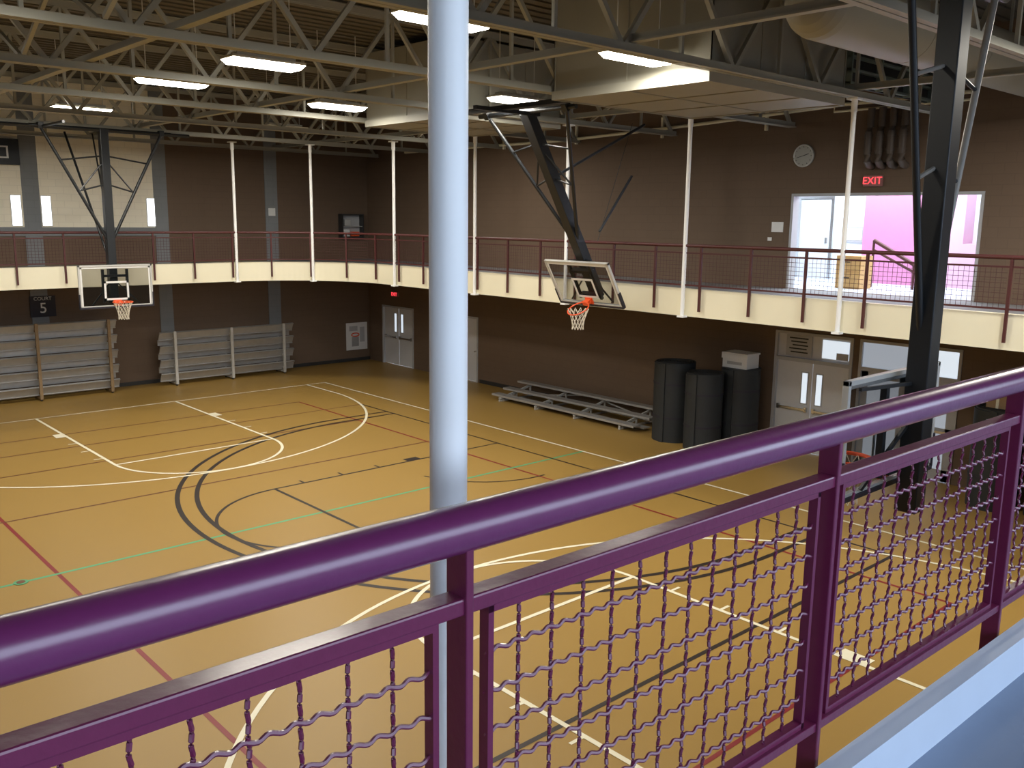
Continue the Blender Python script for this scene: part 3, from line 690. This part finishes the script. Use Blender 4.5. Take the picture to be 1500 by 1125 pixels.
b=M(); b.box((14.8,YN-0.045,5.25),(15.05,YN-0.03,5.5),WHITE); top(b.obj('wall_notice',origin=(14.9,YN-0.03,5.35)),'white paper notice on a grey wall strip','notice')
e=empty('court_sign',(7.6,YN-0.03,2.7),'black court number sign with white lettering','sign'); e['_o']=(7.6,YN-0.03,2.7)
b=M(); b.box((7.26,YN-0.06,2.3),(7.94,YN-0.03,2.9),BLACKPAD); b.obj('board',parent=e); del e['_o']
text('court_lettering','COURT',0.14,ALUF,e,(0,-0.035,0.12),(math.radians(90),0,0)); text('court_number','5',0.42,WHITE,e,(0,-0.035,-0.16),(math.radians(90),0,0),extrude=0.006)
e=empty('scoreboard',(6.5,YN-0.02,6.9),'black electronic scoreboard with framed digit windows on the cream wall','scoreboard'); e['_o']=(6.5,YN-0.02,6.9)
b=M(); b.box((5.3,YN-0.18,6.55),(7.28,YN-0.02,7.25),BLACK); b.obj('housing',parent=e,bevel=0.01)
for x in (5.8,6.75):
    b=M(); b.box((x-0.25,YN-0.185,6.72),(x+0.25,YN-0.18,7.05),WHITE); b.box((x-0.2,YN-0.19,6.76),(x+0.2,YN-0.185,7.01),BLACK)
    b.obj('digit_window',parent=e)
del e['_o']
e=empty('wall_poster',(18.2,YN-0.03,0.95),'white framed basketball poster on the brown wall','poster'); e['_o']=(18.2,YN-0.03,0.95)
b=M(); b.box((17.72,YN-0.055,0.42),(18.62,YN-0.03,1.42),WHITE); b.obj('board',parent=e)
b=M(); b.path([(18.1+0.16*math.cos(t*math.pi/12),YN-0.06,0.98+0.06*math.sin(t*math.pi/12)) for t in range(24)],0.02,ORANGE,6,closed=True); b.box((17.95,YN-0.058,0.55),(18.25,YN-0.055,0.9),ALU); b.box((18.3,YN-0.058,0.7),(18.5,YN-0.055,1.25),DFRAME); b.box((17.85,YN-0.058,1.12),(18.2,YN-0.055,1.3),DFRAME); b.obj('poster_print',parent=e); del e['_o']
e=empty('display_case',(17.95,YN-0.03,4.9),'glass-fronted black wall case holding red and white gear','cabinet'); e['_o']=(17.95,YN-0.03,4.9)
b=M(); y0,y1=YN-0.3,YN-0.035
for a in ((17.5,4.5,18.4,4.55),(17.5,5.3,18.4,5.35),(17.5,4.55,17.54,5.3),(18.36,4.55,18.4,5.3)): b.box((a[0],y0,a[1]),(a[2],y1,a[3]),DARK)
b.box((17.54,y1-0.02,4.55),(18.36,y1,5.3),DFRAME); b.obj('body',parent=e)
b=M(); b.box((17.54,y0+0.05,4.9),(18.36,y1-0.02,4.92),ALUF); b.obj('shelf',parent=e)
for lo,hi,m in (((17.6,y0+0.08,4.56),(17.85,y1-0.05,4.8),WHITE),((17.95,y0+0.08,4.56),(18.25,y1-0.05,4.72),ORANGE),((17.65,y0+0.08,4.93),(17.9,y1-0.05,5.15),ALUF)):
    M().box(lo,hi,m).obj('stored_box',parent=e,bevel=0.01)
del e['_o']

# ---------------------------------------------------------------- daylight: bright sky, darker ground, entering by the south windows
w=bpy.data.worlds.new('world'); sc.world=w; w.use_nodes=True
nt=w.node_tree; bg=nt.nodes['Background']
tc=nt.nodes.new('ShaderNodeTexCoord'); sp=nt.nodes.new('ShaderNodeSeparateXYZ'); cr=nt.nodes.new('ShaderNodeValToRGB')
nt.links.new(tc.outputs['Generated'],sp.inputs[0]); nt.links.new(sp.outputs['Z'],cr.inputs[0])
cr.color_ramp.elements[0].position=0.0; cr.color_ramp.elements[0].color=(0.10,0.11,0.12,1)
cr.color_ramp.elements[1].position=0.04; cr.color_ramp.elements[1].color=(0.66,0.80,1.0,1)
nt.links.new(cr.outputs[0],bg.inputs[0]); bg.inputs[1].default_value=4.8
